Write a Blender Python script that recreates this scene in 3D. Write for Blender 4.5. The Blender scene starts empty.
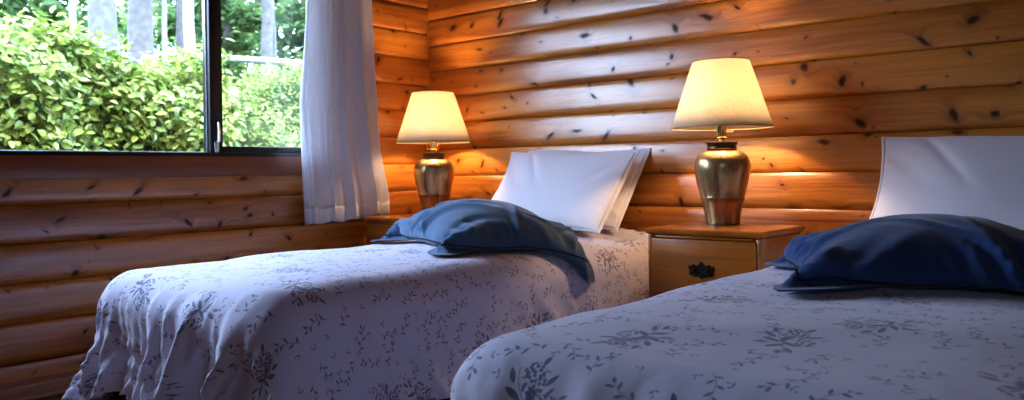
import bpy, bmesh, math, random
import numpy as np
from mathutils import Vector, Matrix

C = bpy.context.scene.collection
PI = math.pi
rng = np.random.default_rng(7)
random.seed(7)

# ------------------------------------------------------------------ helpers
def tag(o, label=None, cat=None, group=None, kind=None):
    if label: o['label'] = label
    if cat: o['category'] = cat
    if group: o['group'] = group
    if kind: o['kind'] = kind
    return o

def empty(name, loc=(0, 0, 0), rz=0, **kw):
    o = bpy.data.objects.new(name, None)
    C.objects.link(o)
    o.location = loc
    o.rotation_euler = (0, 0, rz)
    o.empty_display_size = .1
    return tag(o, **kw)

def link(name, me, mat, parent=None, smooth=True):
    o = bpy.data.objects.new(name, me)
    C.objects.link(o)
    if mat is not None: me.materials.append(mat)
    if parent is not None: o.parent = parent
    if smooth: me.polygons.foreach_set('use_smooth', [True] * len(me.polygons))
    return o

def from_data(name, verts, faces, mat, parent=None, smooth=True, uv=None):
    me = bpy.data.meshes.new(name)
    me.from_pydata([tuple(v) for v in verts], [], [tuple(f) for f in faces])
    if uv is not None:
        l = me.uv_layers.new(name='UVMap')
        idx = np.empty(len(me.loops), dtype=np.int32)
        me.loops.foreach_get('vertex_index', idx)
        l.data.foreach_set('uv', np.asarray(uv, dtype=np.float32)[idx].ravel())
    me.update()
    return link(name, me, mat, parent, smooth)

def from_bm(name, bm, mat, parent=None, smooth=False, angle=None):
    bmesh.ops.recalc_face_normals(bm, faces=bm.faces)
    me = bpy.data.meshes.new(name)
    bm.to_mesh(me); bm.free()
    o = link(name, me, mat, parent, smooth or angle is not None)
    if angle is not None:
        me.set_sharp_from_angle(angle=math.radians(angle))
    return o

def bx(bm, lo, hi, bev=0, seg=2):
    r = bmesh.ops.create_cube(bm, size=1)
    vs = r['verts']
    for v in vs:
        v.co = Vector([(lo[i] + hi[i]) / 2 + v.co[i] * (hi[i] - lo[i]) for i in range(3)])
    if bev > 0:
        es = list({e for v in vs for e in v.link_edges})
        bmesh.ops.bevel(bm, geom=es, offset=bev, segments=seg, profile=.5, affect='EDGES')
    return bm

def box_obj(name, lo, hi, mat, parent=None, bev=0, seg=2):
    return from_bm(name, bx(bmesh.new(), lo, hi, bev, seg), mat, parent, angle=40 if bev else None)

def lathe(bm, prof, n=40, c=(0, 0, 0), cap=True):
    rings = []
    for r, z in prof:
        rings.append([bm.verts.new((c[0] + r * math.cos(2 * PI * k / n), c[1] + r * math.sin(2 * PI * k / n), c[2] + z)) for k in range(n)])
    for a, b in zip(rings, rings[1:]):
        for k in range(n):
            bm.faces.new((a[k], a[(k + 1) % n], b[(k + 1) % n], b[k]))
    if cap:
        bm.faces.new(rings[0][::-1]); bm.faces.new(rings[-1])
    return bm

def tube(bm, pts, rad, n=10):
    pts = [Vector(p) for p in pts]
    if not hasattr(rad, '__len__'): rad = [rad] * len(pts)
    up = Vector((0, 0, 1)); rings = []
    for i, p in enumerate(pts):
        d = (pts[min(i + 1, len(pts) - 1)] - pts[max(i - 1, 0)]).normalized()
        ref = up if abs(d.dot(up)) < .9 else Vector((1, 0, 0))
        a = d.cross(ref).normalized(); b = d.cross(a).normalized()
        rings.append([bm.verts.new(p + (a * math.cos(2 * PI * k / n) + b * math.sin(2 * PI * k / n)) * rad[i]) for k in range(n)])
    for a, b in zip(rings, rings[1:]):
        for k in range(n):
            bm.faces.new((a[k], a[(k + 1) % n], b[(k + 1) % n], b[k]))
    bm.faces.new(rings[0][::-1]); bm.faces.new(rings[-1])
    return bm

# ------------------------------------------------------------------ node helper
class NT:
    def __init__(s, name):
        s.mat = bpy.data.materials.new(name); s.mat.use_nodes = True
        s.t = s.mat.node_tree; s.t.nodes.clear()
        s.out = s.t.nodes.new('ShaderNodeOutputMaterial')
    def n(s, typ, **kw):
        x = s.t.nodes.new(typ)
        for k, v in kw.items(): setattr(x, k, v)
        return x
    def set(s, sock, v):
        if isinstance(v, bpy.types.NodeSocket): s.t.links.new(v, sock)
        elif v is not None: sock.default_value = v
    def m(s, op, a, b=None, c=None, clamp=False):
        x = s.n('ShaderNodeMath', operation=op, use_clamp=clamp)
        s.set(x.inputs[0], a); s.set(x.inputs[1], b); s.set(x.inputs[2], c)
        return x.outputs[0]
    def vm(s, op, a, b=None):
        x = s.n('ShaderNodeVectorMath', operation=op)
        s.set(x.inputs[0], a); s.set(x.inputs[1], b)
        return x.outputs[0]
    def rotz(s, v, ang):
        x = s.n('ShaderNodeVectorRotate', rotation_type='Z_AXIS')
        s.set(x.inputs['Vector'], v); s.set(x.inputs['Angle'], ang)
        return x.outputs[0]
    def sep(s, v):
        x = s.n('ShaderNodeSeparateXYZ'); s.set(x.inputs[0], v); return x.outputs
    def comb(s, a=0., b=0., c=0.):
        x = s.n('ShaderNodeCombineXYZ')
        for i, q in enumerate((a, b, c)): s.set(x.inputs[i], q)
        return x.outputs[0]
    def noise(s, vec, scale, detail=2., rough=.5, dist=0., dim='3D'):
        x = s.n('ShaderNodeTexNoise', noise_dimensions=dim)
        s.set(x.inputs['Vector'], vec); x.inputs['Scale'].default_value = scale
        x.inputs['Detail'].default_value = detail; x.inputs['Roughness'].default_value = rough
        x.inputs['Distortion'].default_value = dist
        return x.outputs[0]
    def vor(s, vec, scale=1., rand=1., dim='2D', feature='F1'):
        x = s.n('ShaderNodeTexVoronoi', voronoi_dimensions=dim, feature=feature)
        s.set(x.inputs['Vector'], vec); x.inputs['Scale'].default_value = scale
        x.inputs['Randomness'].default_value = rand
        return x
    def ramp(s, f, stops, interp='LINEAR'):
        x = s.n('ShaderNodeValToRGB'); s.set(x.inputs[0], f); r = x.color_ramp; r.interpolation = interp
        while len(r.elements) < len(stops): r.elements.new(.5)
        for e, (p, c) in zip(r.elements, stops):
            e.position = p; e.color = (*c, 1) if hasattr(c, '__len__') else (c, c, c, 1)
        return x.outputs[0]
    def mix(s, f, a, b, blend='MIX'):
        x = s.n('ShaderNodeMix', data_type='RGBA', blend_type=blend)
        s.set(x.inputs[0], f)
        for i, q in ((6, a), (7, b)):
            s.set(x.inputs[i], q if isinstance(q, bpy.types.NodeSocket) else (*q, 1))
        return x.outputs[2]
    def bump(s, h, strength=.2, dist=.01, normal=None):
        x = s.n('ShaderNodeBump'); s.set(x.inputs['Height'], h)
        x.inputs['Strength'].default_value = strength; x.inputs['Distance'].default_value = dist
        s.set(x.inputs['Normal'], normal)
        return x.outputs[0]
    def bsdf(s, color, rough=.5, **kw):
        x = s.n('ShaderNodeBsdfPrincipled')
        s.set(x.inputs['Base Color'], color if isinstance(color, bpy.types.NodeSocket) else (*color, 1))
        s.set(x.inputs['Roughness'], rough)
        for k, v in kw.items(): s.set(x.inputs[k.replace('_', ' ')], v)
        s.t.links.new(x.outputs[0], s.out.inputs[0])
        return x
    def obj(s): return s.n('ShaderNodeTexCoord').outputs['Object']
    def uv(s): return s.n('ShaderNodeTexCoord').outputs['UV']

# ------------------------------------------------------------------ materials
BOARD = .14934
def wood_wall(name, along, z0, stops, knots=1.0, rough=.36, dark=.0):
    """knotty boards stacked along local Z, running along local axis `along`"""
    N = NT(name); X = N.sep(N.obj()); a = X[along]; z = X[2]
    bid = N.m('FLOOR', N.m('DIVIDE', N.m('SUBTRACT', z, z0), BOARD))
    ax = N.m('ADD', a, N.m('MULTIPLY', bid, 13.71))
    az = N.m('ADD', z, N.m('MULTIPLY', bid, 7.13))
    P = N.comb(ax, az, 0.)
    wob = N.noise(P, 6., 2.)
    wob2 = N.noise(N.vm('ADD', P, (5., 9., 0.)), 14., 3.)
    P2 = N.comb(N.m('ADD', ax, N.m('MULTIPLY', wob, .05)), N.m('ADD', az, N.m('MULTIPLY', wob2, .045)), 0.)
    PS = N.vm('MULTIPLY', P2, (6.0, 7.6, 0.))
    v = N.vor(PS, 1., 1.)
    cr = N.sep(v.outputs['Color'])
    dl = N.vm('MULTIPLY', N.vm('SUBTRACT', PS, v.outputs['Position']), (1 / 6.0, 1 / 7.6, 0.))
    dl = N.sep(N.rotz(dl, N.m('MULTIPLY', N.m('SUBTRACT', cr[1], .5), 2.2)))
    asp = N.m('ADD', .55, N.m('MULTIPLY', N.m('POWER', cr[2], 2.), 1.2))
    d = N.m('SQRT', N.m('ADD', N.m('POWER', N.m('MULTIPLY', dl[0], asp), 2.), N.m('POWER', N.m('DIVIDE', dl[1], asp), 2.)))
    size = N.m('ADD', .004, N.m('MULTIPLY', N.m('POWER', cr[0], 2.1), .021 * knots))
    k = N.m('DIVIDE', d, size)                         # <1 inside a knot
    core = N.m('MULTIPLY', N.m('SUBTRACT', 1.1, k), 1.6, clamp=True)
    halo = N.m('POWER', N.m('SUBTRACT', 1., N.m('DIVIDE', k, 3.6), clamp=True), 1.6)
    gz = N.m('ADD', N.m('MULTIPLY', az, 30.), N.m('MULTIPLY', halo, 1.6))
    G = N.comb(N.m('MULTIPLY', ax, 1.3), gz, 0.)
    g1 = N.noise(G, 1., 5., .6, .6)
    g2 = N.noise(N.comb(N.m('MULTIPLY', ax, 3.), N.m('MULTIPLY', gz, 6.), 0.), 1., 3., .6)
    blotch = N.noise(N.comb(N.m('MULTIPLY', ax, 1.2), N.m('MULTIPLY', az, 6.), 3.), 1., 2.)
    wn = N.n('ShaderNodeTexWhiteNoise', noise_dimensions='1D'); N.set(wn.inputs['W'], bid)
    f = N.m('ADD', N.m('ADD', N.m('MULTIPLY', g1, .62), N.m('MULTIPLY', g2, .28)), N.m('MULTIPLY', blotch, .42))
    f = N.m('ADD', f, N.m('MULTIPLY', N.m('SUBTRACT', wn.outputs[0], .5), .16))
    col = N.ramp(f, stops)
    col = N.mix(N.m('MULTIPLY', halo, .6), col, (.13, .028, .005))
    col = N.mix(N.m('MULTIPLY', core, .82, clamp=True), col, (.032, .011, .004))
    h = N.m('SUBTRACT', N.m('ADD', N.m('MULTIPLY', g1, .7), N.m('MULTIPLY', g2, .5)), N.m('MULTIPLY', core, .5))
    big = N.noise(N.comb(N.m('MULTIPLY', ax, 5.), N.m('MULTIPLY', az, 22.), 0.), 1., 1.)
    h = N.m('ADD', h, N.m('MULTIPLY', big, .7))
    N.bsdf(col, N.m('ADD', rough - .06, N.m('MULTIPLY', g2, .14)), Normal=N.bump(h, .42, .008), Specular_IOR_Level=N.m('SUBTRACT', .5, N.m('MULTIPLY', core, .4)), Coat_Weight=N.m('SUBTRACT', 1., N.m('MULTIPLY', core, .9), clamp=True), Coat_IOR=1.56, Coat_Roughness=N.m('ADD', .13, N.m('MULTIPLY', g1, .2)))
    return N.mat

PINE = [(.42, (.15, .034, .004)), (.53, (.32, .096, .010)), (.63, (.44, .150, .017)), (.76, (.57, .225, .034))]
PINE_DARK = [(.22, (.11, .026, .006)), (.45, (.20, .058, .011)), (.62, (.27, .085, .017)), (.85, (.36, .13, .03))]

def wood_plain(name, axis, stops, rough=.35, scale=1.):
    N = NT(name); X = N.sep(N.obj())
    s = [22., 22., 22.]; s[axis] = 1.4
    P = N.comb(*[N.m('MULTIPLY', X[i], s[i] * scale) for i in range(3)])
    g = N.noise(P, 1., 5., .6, .8)
    g2 = N.noise(P, 5., 2.)
    f = N.m('ADD', N.m('MULTIPLY', g, .8), N.m('MULTIPLY', g2, .2))
    N.bsdf(N.ramp(f, stops), rough, Normal=N.bump(f, .12, .003), Coat_Weight=.25, Coat_Roughness=.2)
    return N.mat

def plain(name, col, rough=.5, metal=0., var=.0, vscale=20., bump=0., **kw):
    N = NT(name)
    if var or bump:
        f = N.noise(N.obj(), vscale, 4.)
        c = N.mix(f, tuple(x * (1 - var) for x in col), tuple(min(1, x * (1 + var)) for x in col))
        N.bsdf(c, rough, Metallic=metal, Normal=N.bump(f, bump, .004) if bump else None, **kw)
    else:
        N.bsdf(col, rough, Metallic=metal, **kw)
    return N.mat

def fabric(name, col, col2, weave=900., rough=.85, sheen=.3, uvs=True, fold=.25):
    N = NT(name); P = N.uv() if uvs else N.obj()
    X = N.sep(P)
    wx = N.m('SINE', N.m('MULTIPLY', X[0], weave)); wy = N.m('SINE', N.m('MULTIPLY', X[1], weave))
    w = N.m('MULTIPLY', wx, wy)
    slub = N.noise(N.comb(N.m('MULTIPLY', X[0], 40.), N.m('MULTIPLY', X[1], 260.), 0.), 1., 3.)
    big = N.noise(P, 9., 4., .6)
    c = N.mix(N.m('ADD', N.m('MULTIPLY', slub, .6), N.m('MULTIPLY', big, .4)), col, col2)
    h = N.m('ADD', N.m('MULTIPLY', N.noise(P, 26., 3., .55, .5), fold), N.m('ADD', N.m('MULTIPLY', w, .006), N.m('MULTIPLY', slub, .03)))
    N.bsdf(c, rough, Sheen_Weight=sheen, Sheen_Roughness=.5, Normal=N.bump(h, .5, .012), Specular_IOR_Level=.2)
    return N.mat

def floral(name, off=(0., 0.)):
    """white cotton with navy sprays of flowers, sprigs and buds"""
    N = NT(name)
    U = N.vm('ADD', N.vm('MULTIPLY', N.uv(), (1.22, 1.22, 0.)), (off[0], off[1], 0.))
    def cells(cell, shift, rand=.75):
        v = N.vor(N.vm('ADD', N.vm('MULTIPLY', U, (1 / cell, 1 / cell, 0.)), (shift, shift * 1.7, 0.)), 1., rand)
        q = N.vm('SUBTRACT', N.vm('ADD', N.vm('MULTIPLY', U, (1 / cell, 1 / cell, 0.)), (shift, shift * 1.7, 0.)), v.outputs['Position'])
        q = N.vm('MULTIPLY', q, (cell, cell, 0.))
        c = N.sep(v.outputs['Color'])
        return N.rotz(q, N.m('MULTIPLY', c[0], 2 * PI)), c
    def leaf(P, cx, cy, ang, L, W):
        x = N.sep(N.rotz(N.vm('SUBTRACT', P, (cx, cy, 0.)), -ang))
        r = N.m('DIVIDE', x[0], L)
        return N.m('SUBTRACT', N.m('MULTIPLY', N.m('SUBTRACT', 1., N.m('MULTIPLY', r, r)), W), N.m('ABSOLUTE', x[1]))
    def stem(P, k, xa, xb, w, rot=0., ox=0., oy=0.):
        x = N.sep(N.rotz(N.vm('SUBTRACT', P, (ox, oy, 0.)), -rot))
        y = N.m('SUBTRACT', x[1], N.m('MULTIPLY', N.m('MULTIPLY', x[0], x[0]), k))
        s = N.m('SUBTRACT', w, N.m('ABSOLUTE', y))
        mid, half = (xa + xb) / 2, (xb - xa) / 2
        return N.m('MINIMUM', s, N.m('SUBTRACT', half, N.m('ABSOLUTE', N.m('SUBTRACT', x[0], mid))))
    def union(*a):
        r = a[0]
        for b in a[1:]: r = N.m('MAXIMUM', r, b)
        return r
    def mask(s, soft=.0012): return N.m('ADD', N.m('DIVIDE', s, soft), .5, clamp=True)
    # small sprigs
    P, c = cells(.088, 3.3)
    sp = [stem(P, 7., -.034, .036, .0007)]
    for i, x0 in enumerate((-.026, -.012, .004, .018, .031)):
        sgn = 1 if i % 2 else -1
        y0 = 7. * x0 * x0
        sp.append(leaf(P, x0 + .006, y0 + sgn * .0075, sgn * .9 + 14 * x0, .0095, .0032))
    sp.append(leaf(P, .041, .0115, .5, .007, .0036))
    small = N.m('MULTIPLY', mask(union(*sp)), N.m('GREATER_THAN', c[1], .22))
    # little scattered bud pairs
    P, c = cells(.05, 9.1, .9)
    bd = union(leaf(P, 0., 0., .5, .0065, .0026), leaf(P, .006, .007, 1.6, .0055, .0022), leaf(P, -.007, .006, -.4, .005, .002))
    buds = N.m('MULTIPLY', mask(bd), N.m('GREATER_THAN', c[1], .45))
    # big sprays: blossom head + long leaves on curving stems
    P, c = cells(.31, 1.7, .6)
    head = N.m('SUBTRACT', .032, N.m('ADD', N.n('ShaderNodeVectorMath', operation='LENGTH').outputs['Value'], 0.))
    ln = N.t.nodes[-1]
    def rad(P, cx, cy, sx, sy):
        l = N.n('ShaderNodeVectorMath', operation='LENGTH')
        N.set(l.inputs[0], N.vm('MULTIPLY', N.vm('SUBTRACT', P, (cx, cy, 0.)), (1 / sx, 1 / sy, 0.)))
        return l.outputs['Value']
    fine = N.vor(N.vm('MULTIPLY', P, (105., 105., 0.)), 1., .8)
    petals = N.m('SUBTRACT', .47, fine.outputs['Distance'])
    hd = N.m('MINIMUM', N.m('SUBTRACT', 1., rad(P, .036, .010, .036, .027)), petals)
    hd2 = N.m('MINIMUM', N.m('SUBTRACT', 1., rad(P, -.012, .036, .024, .018)), petals)
    heads = N.m('MAXIMUM', N.m('DIVIDE', hd, .12), N.m('DIVIDE', hd2, .12), clamp=True)
    lv = [stem(P, 3., -.09, .04, .0009), stem(P, -5., -.075, .05, .0008, .55, -.01, .0), stem(P, 6., -.05, .06, .0008, -.5, .0, -.008)]
    for (cx, cy, an, L, W) in ((-.03, .016, 2.2, .021, .006), (-.045, -.006, -2.4, .023, .0065), (-.07, .022, 2.6, .018, .005), (-.012, -.02, -1.2, .022, .006),
                               (.02, -.03, -.7, .02, .006), (.052, -.03, -.2, .016, .005), (.03, .045, .9, .017, .005), (.072, .03, .4, .014, .005), (-.085, .008, 3., .014, .005),
                               (.0, .0, .2, .02, .007), (-.03, -.036, -1.9, .015, .005)):
        lv.append(leaf(P, cx, cy, an, L, W))
    spray = N.m('MAXIMUM', mask(union(*lv)), heads)
    spray = N.m('MULTIPLY', spray, N.m('GREATER_THAN', c[1], .12))
    f = N.m('MAXIMUM', N.m('MAXIMUM', N.m('MULTIPLY', small, .78), N.m('MULTIPLY', buds, .62)), N.m('MULTIPLY', spray, .85))
    ink = N.mix(N.noise(U, 60., 2.), (.020, .026, .095), (.075, .085, .19))
    cloth = N.mix(N.noise(U, 5., 3.), (.63, .605, .74), (.71, .685, .81))
    fade = N.m('ADD', .72, N.m('MULTIPLY', N.noise(U, 14., 2.), .35), clamp=True)
    col = N.mix(N.m('MULTIPLY', f, fade), cloth, ink)
    h = N.m('ADD', N.m('MULTIPLY', N.noise(U, 8., 3., .55, .6), .5), N.m('MULTIPLY', N.noise(U, 45., 3.), .08))
    N.bsdf(col, .8, Normal=N.bump(h, .45, .02), Sheen_Weight=.25, Specular_IOR_Level=.2)
    return N.mat

def leafmat(name, c1, c2, trans=.45, rough=.45, hue=1.):
    N = NT(name)
    g = N.n('ShaderNodeNewGeometry')
    c = N.mix(g.outputs['Random Per Island'], c1, c2)
    p = N.n('ShaderNodeBsdfPrincipled'); N.set(p.inputs['Base Color'], c); p.inputs['Roughness'].default_value = rough
    t = N.n('ShaderNodeBsdfTranslucent'); N.set(t.inputs[0], c)
    mx = N.n('ShaderNodeMixShader'); mx.inputs[0].default_value = trans
    N.t.links.new(p.outputs[0], mx.inputs[1]); N.t.links.new(t.outputs[0], mx.inputs[2]); N.t.links.new(mx.outputs[0], N.out.inputs[0])
    return N.mat

def glassmat():
    N = NT('window_glass')
    fr = N.n('ShaderNodeFresnel'); gm = N.n('ShaderNodeNewGeometry')
    N.set(fr.inputs[0], N.m('SUBTRACT', 1.4, N.m('MULTIPLY', gm.outputs['Backfacing'], 1.4 - 1 / 1.4)))
    t = N.n('ShaderNodeBsdfTransparent'); t.inputs[0].default_value = (.97, .99, .98, 1)
    g = N.n('ShaderNodeBsdfGlossy'); g.inputs['Roughness'].default_value = .0
    mx = N.n('ShaderNodeMixShader')
    N.t.links.new(fr.outputs[0], mx.inputs[0]); N.t.links.new(t.outputs[0], mx.inputs[1]); N.t.links.new(g.outputs[0], mx.inputs[2]); N.t.links.new(mx.outputs[0], N.out.inputs[0])
    return N.mat

def shademat():
    N = NT('linen_shade')
    X = N.sep(N.obj())
    P = N.comb(N.m('MULTIPLY', N.m('ARCTAN2', X[1], X[0]), 40.), N.m('MULTIPLY', X[2], 300.), 0.)
    w = N.noise(P, 1., 3.); w2 = N.noise(N.obj(), 90., 3.)
    c = N.mix(N.m('ADD', N.m('MULTIPLY', w, .5), N.m('MULTIPLY', w2, .5)), (.66, .56, .40), (1., .97, .86))
    d = N.n('ShaderNodeBsdfDiffuse'); N.set(d.inputs[0], c)
    t = N.n('ShaderNodeBsdfTranslucent'); N.set(t.inputs[0], c)
    mx = N.n('ShaderNodeMixShader'); mx.inputs[0].default_value = .5
    N.t.links.new(d.outputs[0], mx.inputs[1]); N.t.links.new(t.outputs[0], mx.inputs[2]); N.t.links.new(mx.outputs[0], N.out.inputs[0])
    return N.mat

def curtainmat():
    N = NT('white_curtain_cloth')
    P = N.obj()
    f = N.noise(P, 30., 3.)
    c = N.mix(f, (.86, .86, .88), (.93, .93, .95))
    d = N.n('ShaderNodeBsdfDiffuse'); N.set(d.inputs[0], c)
    t = N.n('ShaderNodeBsdfTranslucent'); N.set(t.inputs[0], c)
    N.set(d.inputs['Normal'], N.bump(N.noise(P, 400., 2.), .1, .002))
    mx = N.n('ShaderNodeMixShader'); mx.inputs[0].default_value = .3
    N.t.links.new(d.outputs[0], mx.inputs[1]); N.t.links.new(t.outputs[0], mx.inputs[2]); N.t.links.new(mx.outputs[0], N.out.inputs[0])
    return N.mat

def emit(name, col, s):
    N = NT(name); e = N.n('ShaderNodeEmission'); e.inputs[0].default_value = (*col, 1); e.inputs[1].default_value = s
    N.t.links.new(e.outputs[0], N.out.inputs[0]); return N.mat

def bronzemat():
    N = NT('brushed_bronze'); X = N.sep(N.obj())
    ang = N.m('ARCTAN2', X[1], X[0])
    P = N.comb(N.m('MULTIPLY', N.m('COSINE', ang), 5.), N.m('MULTIPLY', N.m('SINE', ang), 5.), N.m('MULTIPLY', X[2], 6.))
    b = N.noise(P, 1., 5., .65); sp = N.noise(N.obj(), 160., 2.)
    f = N.m('ADD', N.m('MULTIPLY', b, .8), N.m('MULTIPLY', sp, .2))
    col = N.ramp(f, [(.3, (.27, .17, .08)), (.5, (.42, .285, .145)), (.7, (.56, .41, .24))])
    N.bsdf(col, N.m('ADD', .2, N.m('MULTIPLY', f, .2)), Metallic=.82, Normal=N.bump(f, .06, .003))
    return N.mat

B0 = 1.4256 - 10 * BOARD     # a joint on the head wall
L0 = 1.7940 - 12 * BOARD     # a joint on the window wall
M = {
    'wall_back': wood_wall('knotty_pine_head_wall', 0, B0, PINE),
    'wall_left': wood_wall('knotty_pine_window_wall', 1, L0, PINE, knots=.75),
    'ceil': wood_plain('pine_ceiling', 1, PINE_DARK, .5),
    'floor': wood_plain('red_brown_floor_boards', 1, [(.3, (.10, .03, .012)), (.7, (.20, .07, .028))], .4),
    'trim': wood_plain('red_brown_trim', 1, [(.3, (.15, .040, .012)), (.55, (.24, .066, .018)), (.8, (.32, .10, .03))], .4),
    'base': wood_plain('baseboard_wood', 1, [(.3, (.26, .11, .045)), (.7, (.42, .2, .09))], .4),
    'oak_x': wood_plain('honey_oak_front', 0, [(.3, (.24, .060, .004)), (.5, (.40, .118, .007)), (.75, (.50, .17, .013))], .33),
    'oak_y': wood_plain('honey_oak_side', 1, [(.3, (.28, .092, .010)), (.5, (.42, .16, .022)), (.75, (.52, .22, .04))], .33),
    'black': plain('black_window_frame', (.012, .011, .011), .35),
    'pale': plain('pale_window_gasket', (.32, .38, .42), .4),
    'steel': plain('steel_latch', (.55, .56, .58), .25, 1.),
    'iron': plain('dark_bronze_hardware', (.03, .02, .014), .42, .8, .4, 60.),
    'brass': plain('polished_brass', (.85, .56, .16), .18, 1.),
    'bronze': bronzemat(),
    'dark_brass': plain('dark_collar', (.10, .055, .02), .3, .9),
    'shade': shademat(),
    'shade_trim': plain('shade_binding', (.45, .32, .16), .8),
    'bulb': emit('lit_bulb', (1., .72, .36), 9.),
    'glass': glassmat(),
    'curtain': curtainmat(),
    'rod': plain('rod_metal', (.05, .04, .03), .4, .6),
    'duvet_a': floral('floral_duvet_print'),
    'duvet_b': floral('floral_duvet_print_two', (3.37, 1.21)),
    'denim': fabric('slate_blue_twill', (.034, .078, .145), (.080, .155, .255), 2600.),
    'denim_b': fabric('indigo_blue_twill', (.013, .042, .135), (.036, .092, .24), 2600.),
    'seam': plain('dark_navy_piping', (.008, .014, .035), .9),
    'white': fabric('white_pillowcase_cotton', (.70, .68, .74), (.78, .76, .82), 3000., fold=.06),
    'mattress': plain('mattress_ticking', (.6, .58, .6), .9),
    'navy': plain('navy_bed_base', (.012, .015, .045), .9, 0, .3, 200.),
    'bedleg': plain('dark_bed_leg', (.03, .018, .01), .5),
}

# ------------------------------------------------------------------ room shell
XW, YW = -3.41, 3.30          # joint planes of window wall and head wall
XR, YF, ZC = 1.75, -1.9, 2.42
WY0, WY1, WZ0, WZ1 = .15, 2.56, .90, 2.06     # clear opening of window_1

PROF = [(0., .0), (.01, .004), (.04, .0095), (.09, .0145), (.15, .0178), (.21, .0194), (.32, .0203), (.5, .0207), (.7, .0202), (.86, .0188), (.95, .0165), (1., .0125)]
def board_profile(zlo, zhi, z0):
    """list of separate boards, each a list of (z, depth)"""
    out = []
    k0 = math.floor((zlo - z0) / BOARD)
    k = k0
    while z0 + k * BOARD < zhi - 1e-6:
        zb = z0 + k * BOARD
        pts = [(zb + u * BOARD, d) for u, d in PROF]
        seg = []
        for (za, da), (zc, dc) in zip(pts, pts[1:]):
            a, b = max(za, zlo), min(zc, zhi)
            if b - a < 1e-6: continue
            f = lambda q: da + (dc - da) * (q - za) / (zc - za)
            if not seg: seg.append((a, f(a)))
            seg.append((b, f(b)))
        if seg: out.append([(seg[0][0], -.004)] + seg + [(seg[-1][0], -.004)])
        k += 1
    return out

def board_wall(name, rects, z0, place, mat, back=.14):
    """rects: (s0, s1, zlo, zhi); place(s, depth, z) -> xyz"""
    V, F = [], []
    flat = []
    for s0, s1, zl, zh in rects:
        n = max(2, int((s1 - s0) / .12))
        for seg in board_profile(zl, zh, z0):
            b = len(V); m = len(seg)
            for i in range(n + 1):
                s = s0 + (s1 - s0) * i / n
                for z, d in seg: V.append(place(s, d, z))
            for i in range(n):
                for j in range(m - 1):
                    F.append((b + i * m + j, b + (i + 1) * m + j, b + (i + 1) * m + j + 1, b + i * m + j + 1))
        b = len(V)                                   # solid body behind the boards
        for d in (-.002, -back):
            for s, z in ((s0, zl), (s1, zl), (s1, zh), (s0, zh)): V.append(place(s, d, z))
        F += [(b, b + 1, b + 2, b + 3), (b + 7, b + 6, b + 5, b + 4)] + [(b + i, b + 4 + i, b + 4 + (i + 1) % 4, b + (i + 1) % 4) for i in range(4)]
    o = from_data(name, V, F, mat)
    o.data.set_sharp_from_angle(angle=math.radians(50))
    return tag(o, kind='structure')

board_wall('wall_back', [(XW - .1, XR + .1, -.05, ZC)], B0, lambda s, d, z: (s, YW - d, z), M['wall_back'])
board_wall('wall_left', [(YF - .1, WY0, -.05, ZC), (WY1, YW + .1, -.05, ZC), (WY0, WY1, -.05, WZ0), (WY0, WY1, WZ1, ZC)], L0, lambda s, d, z: (XW + d, s, z), M['wall_left'])
board_wall('wall_right', [(YF - .1, YW + .1, -.05, ZC)], L0, lambda s, d, z: (XR - d, s, z), M['wall_left'])
FX0, FX1, FZ0, FZ1 = .55, 1.1, 1.2, 1.85        # unseen opening behind the camera, added for fill light
board_wall('wall_front', [(XW - .1, FX0, -.05, ZC), (FX1, XR + .1, -.05, ZC), (FX0, FX1, -.05, FZ0), (FX0, FX1, FZ1, ZC)], B0, lambda s, d, z: (s, YF + d, z), M['wall_back'])
FLZ = .03
tag(box_obj('floor', (XW - .15, YF - .15, -.12), (XR + .15, YW + .15, FLZ), M['floor']), kind='structure')
tag(box_obj('ceiling', (XW - .15, YF - .15, ZC), (XR + .15, YW + .15, ZC + .12), M['ceil']), kind='structure')

bm = bmesh.new(); bx(bm, (XW - .01, YF, FLZ), (XW + .108, YW, .090), .006); bx(bm, (XW + .1, YF, FLZ), (XW + .122, YW, .05), .008, 3)
tag(from_bm('baseboard_left', bm, M['base'], angle=40), kind='structure')
tag(box_obj('baseboard_back', (XW + .13, YW - .045, FLZ), (XR, YW + .01, .088), M['base'], bev=.006), kind='structure')
# apron board under the window
tag(box_obj('trim_1', (XW - .01, WY0 - .1, .848), (XW + .036, 2.392, .936), M['trim'], bev=.004), kind='structure')

# window_1 : fixed light on the left, casement on the right
w1 = tag(empty('window_1', (XW, (WY0 + WY1) / 2, WZ0)), kind='structure')
def wchild(name, boxes, mat, parent=w1, bev=.003, off=(XW, (WY0 + WY1) / 2, WZ0)):
    bm = bmesh.new()
    for lo, hi in boxes: bx(bm, [lo[i] - off[i] for i in range(3)], [hi[i] - off[i] for i in range(3)], bev)
    return from_bm(name, bm, mat, parent, angle=40)
xa, xb = XW - .028, XW + .028
MY0, MY1 = 1.907, 1.975
wchild('window_frame', [((xa, WY0, WZ0), (xb, WY1, .955)), ((xa, WY0, WZ1 - .05), (xb, WY1, WZ1)), ((xa, WY0, WZ0), (xb, WY0 + .05, WZ1)), ((xa, WY1 - .05, WZ0), (xb, WY1, WZ1))], M['black'])
wchild('mullion', [((xa, MY0, .95), (xb + .004, MY1 - .02, WZ1 - .04))], M['black'])
wchild('gasket', [((XW + .006, MY0 - .006, .955), (XW + .012, MY0 + .001, WZ1 - .05)), ((XW + .006, WY0 + .05, .953), (XW + .012, MY0, .958))], M['pale'], bev=.002)
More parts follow.
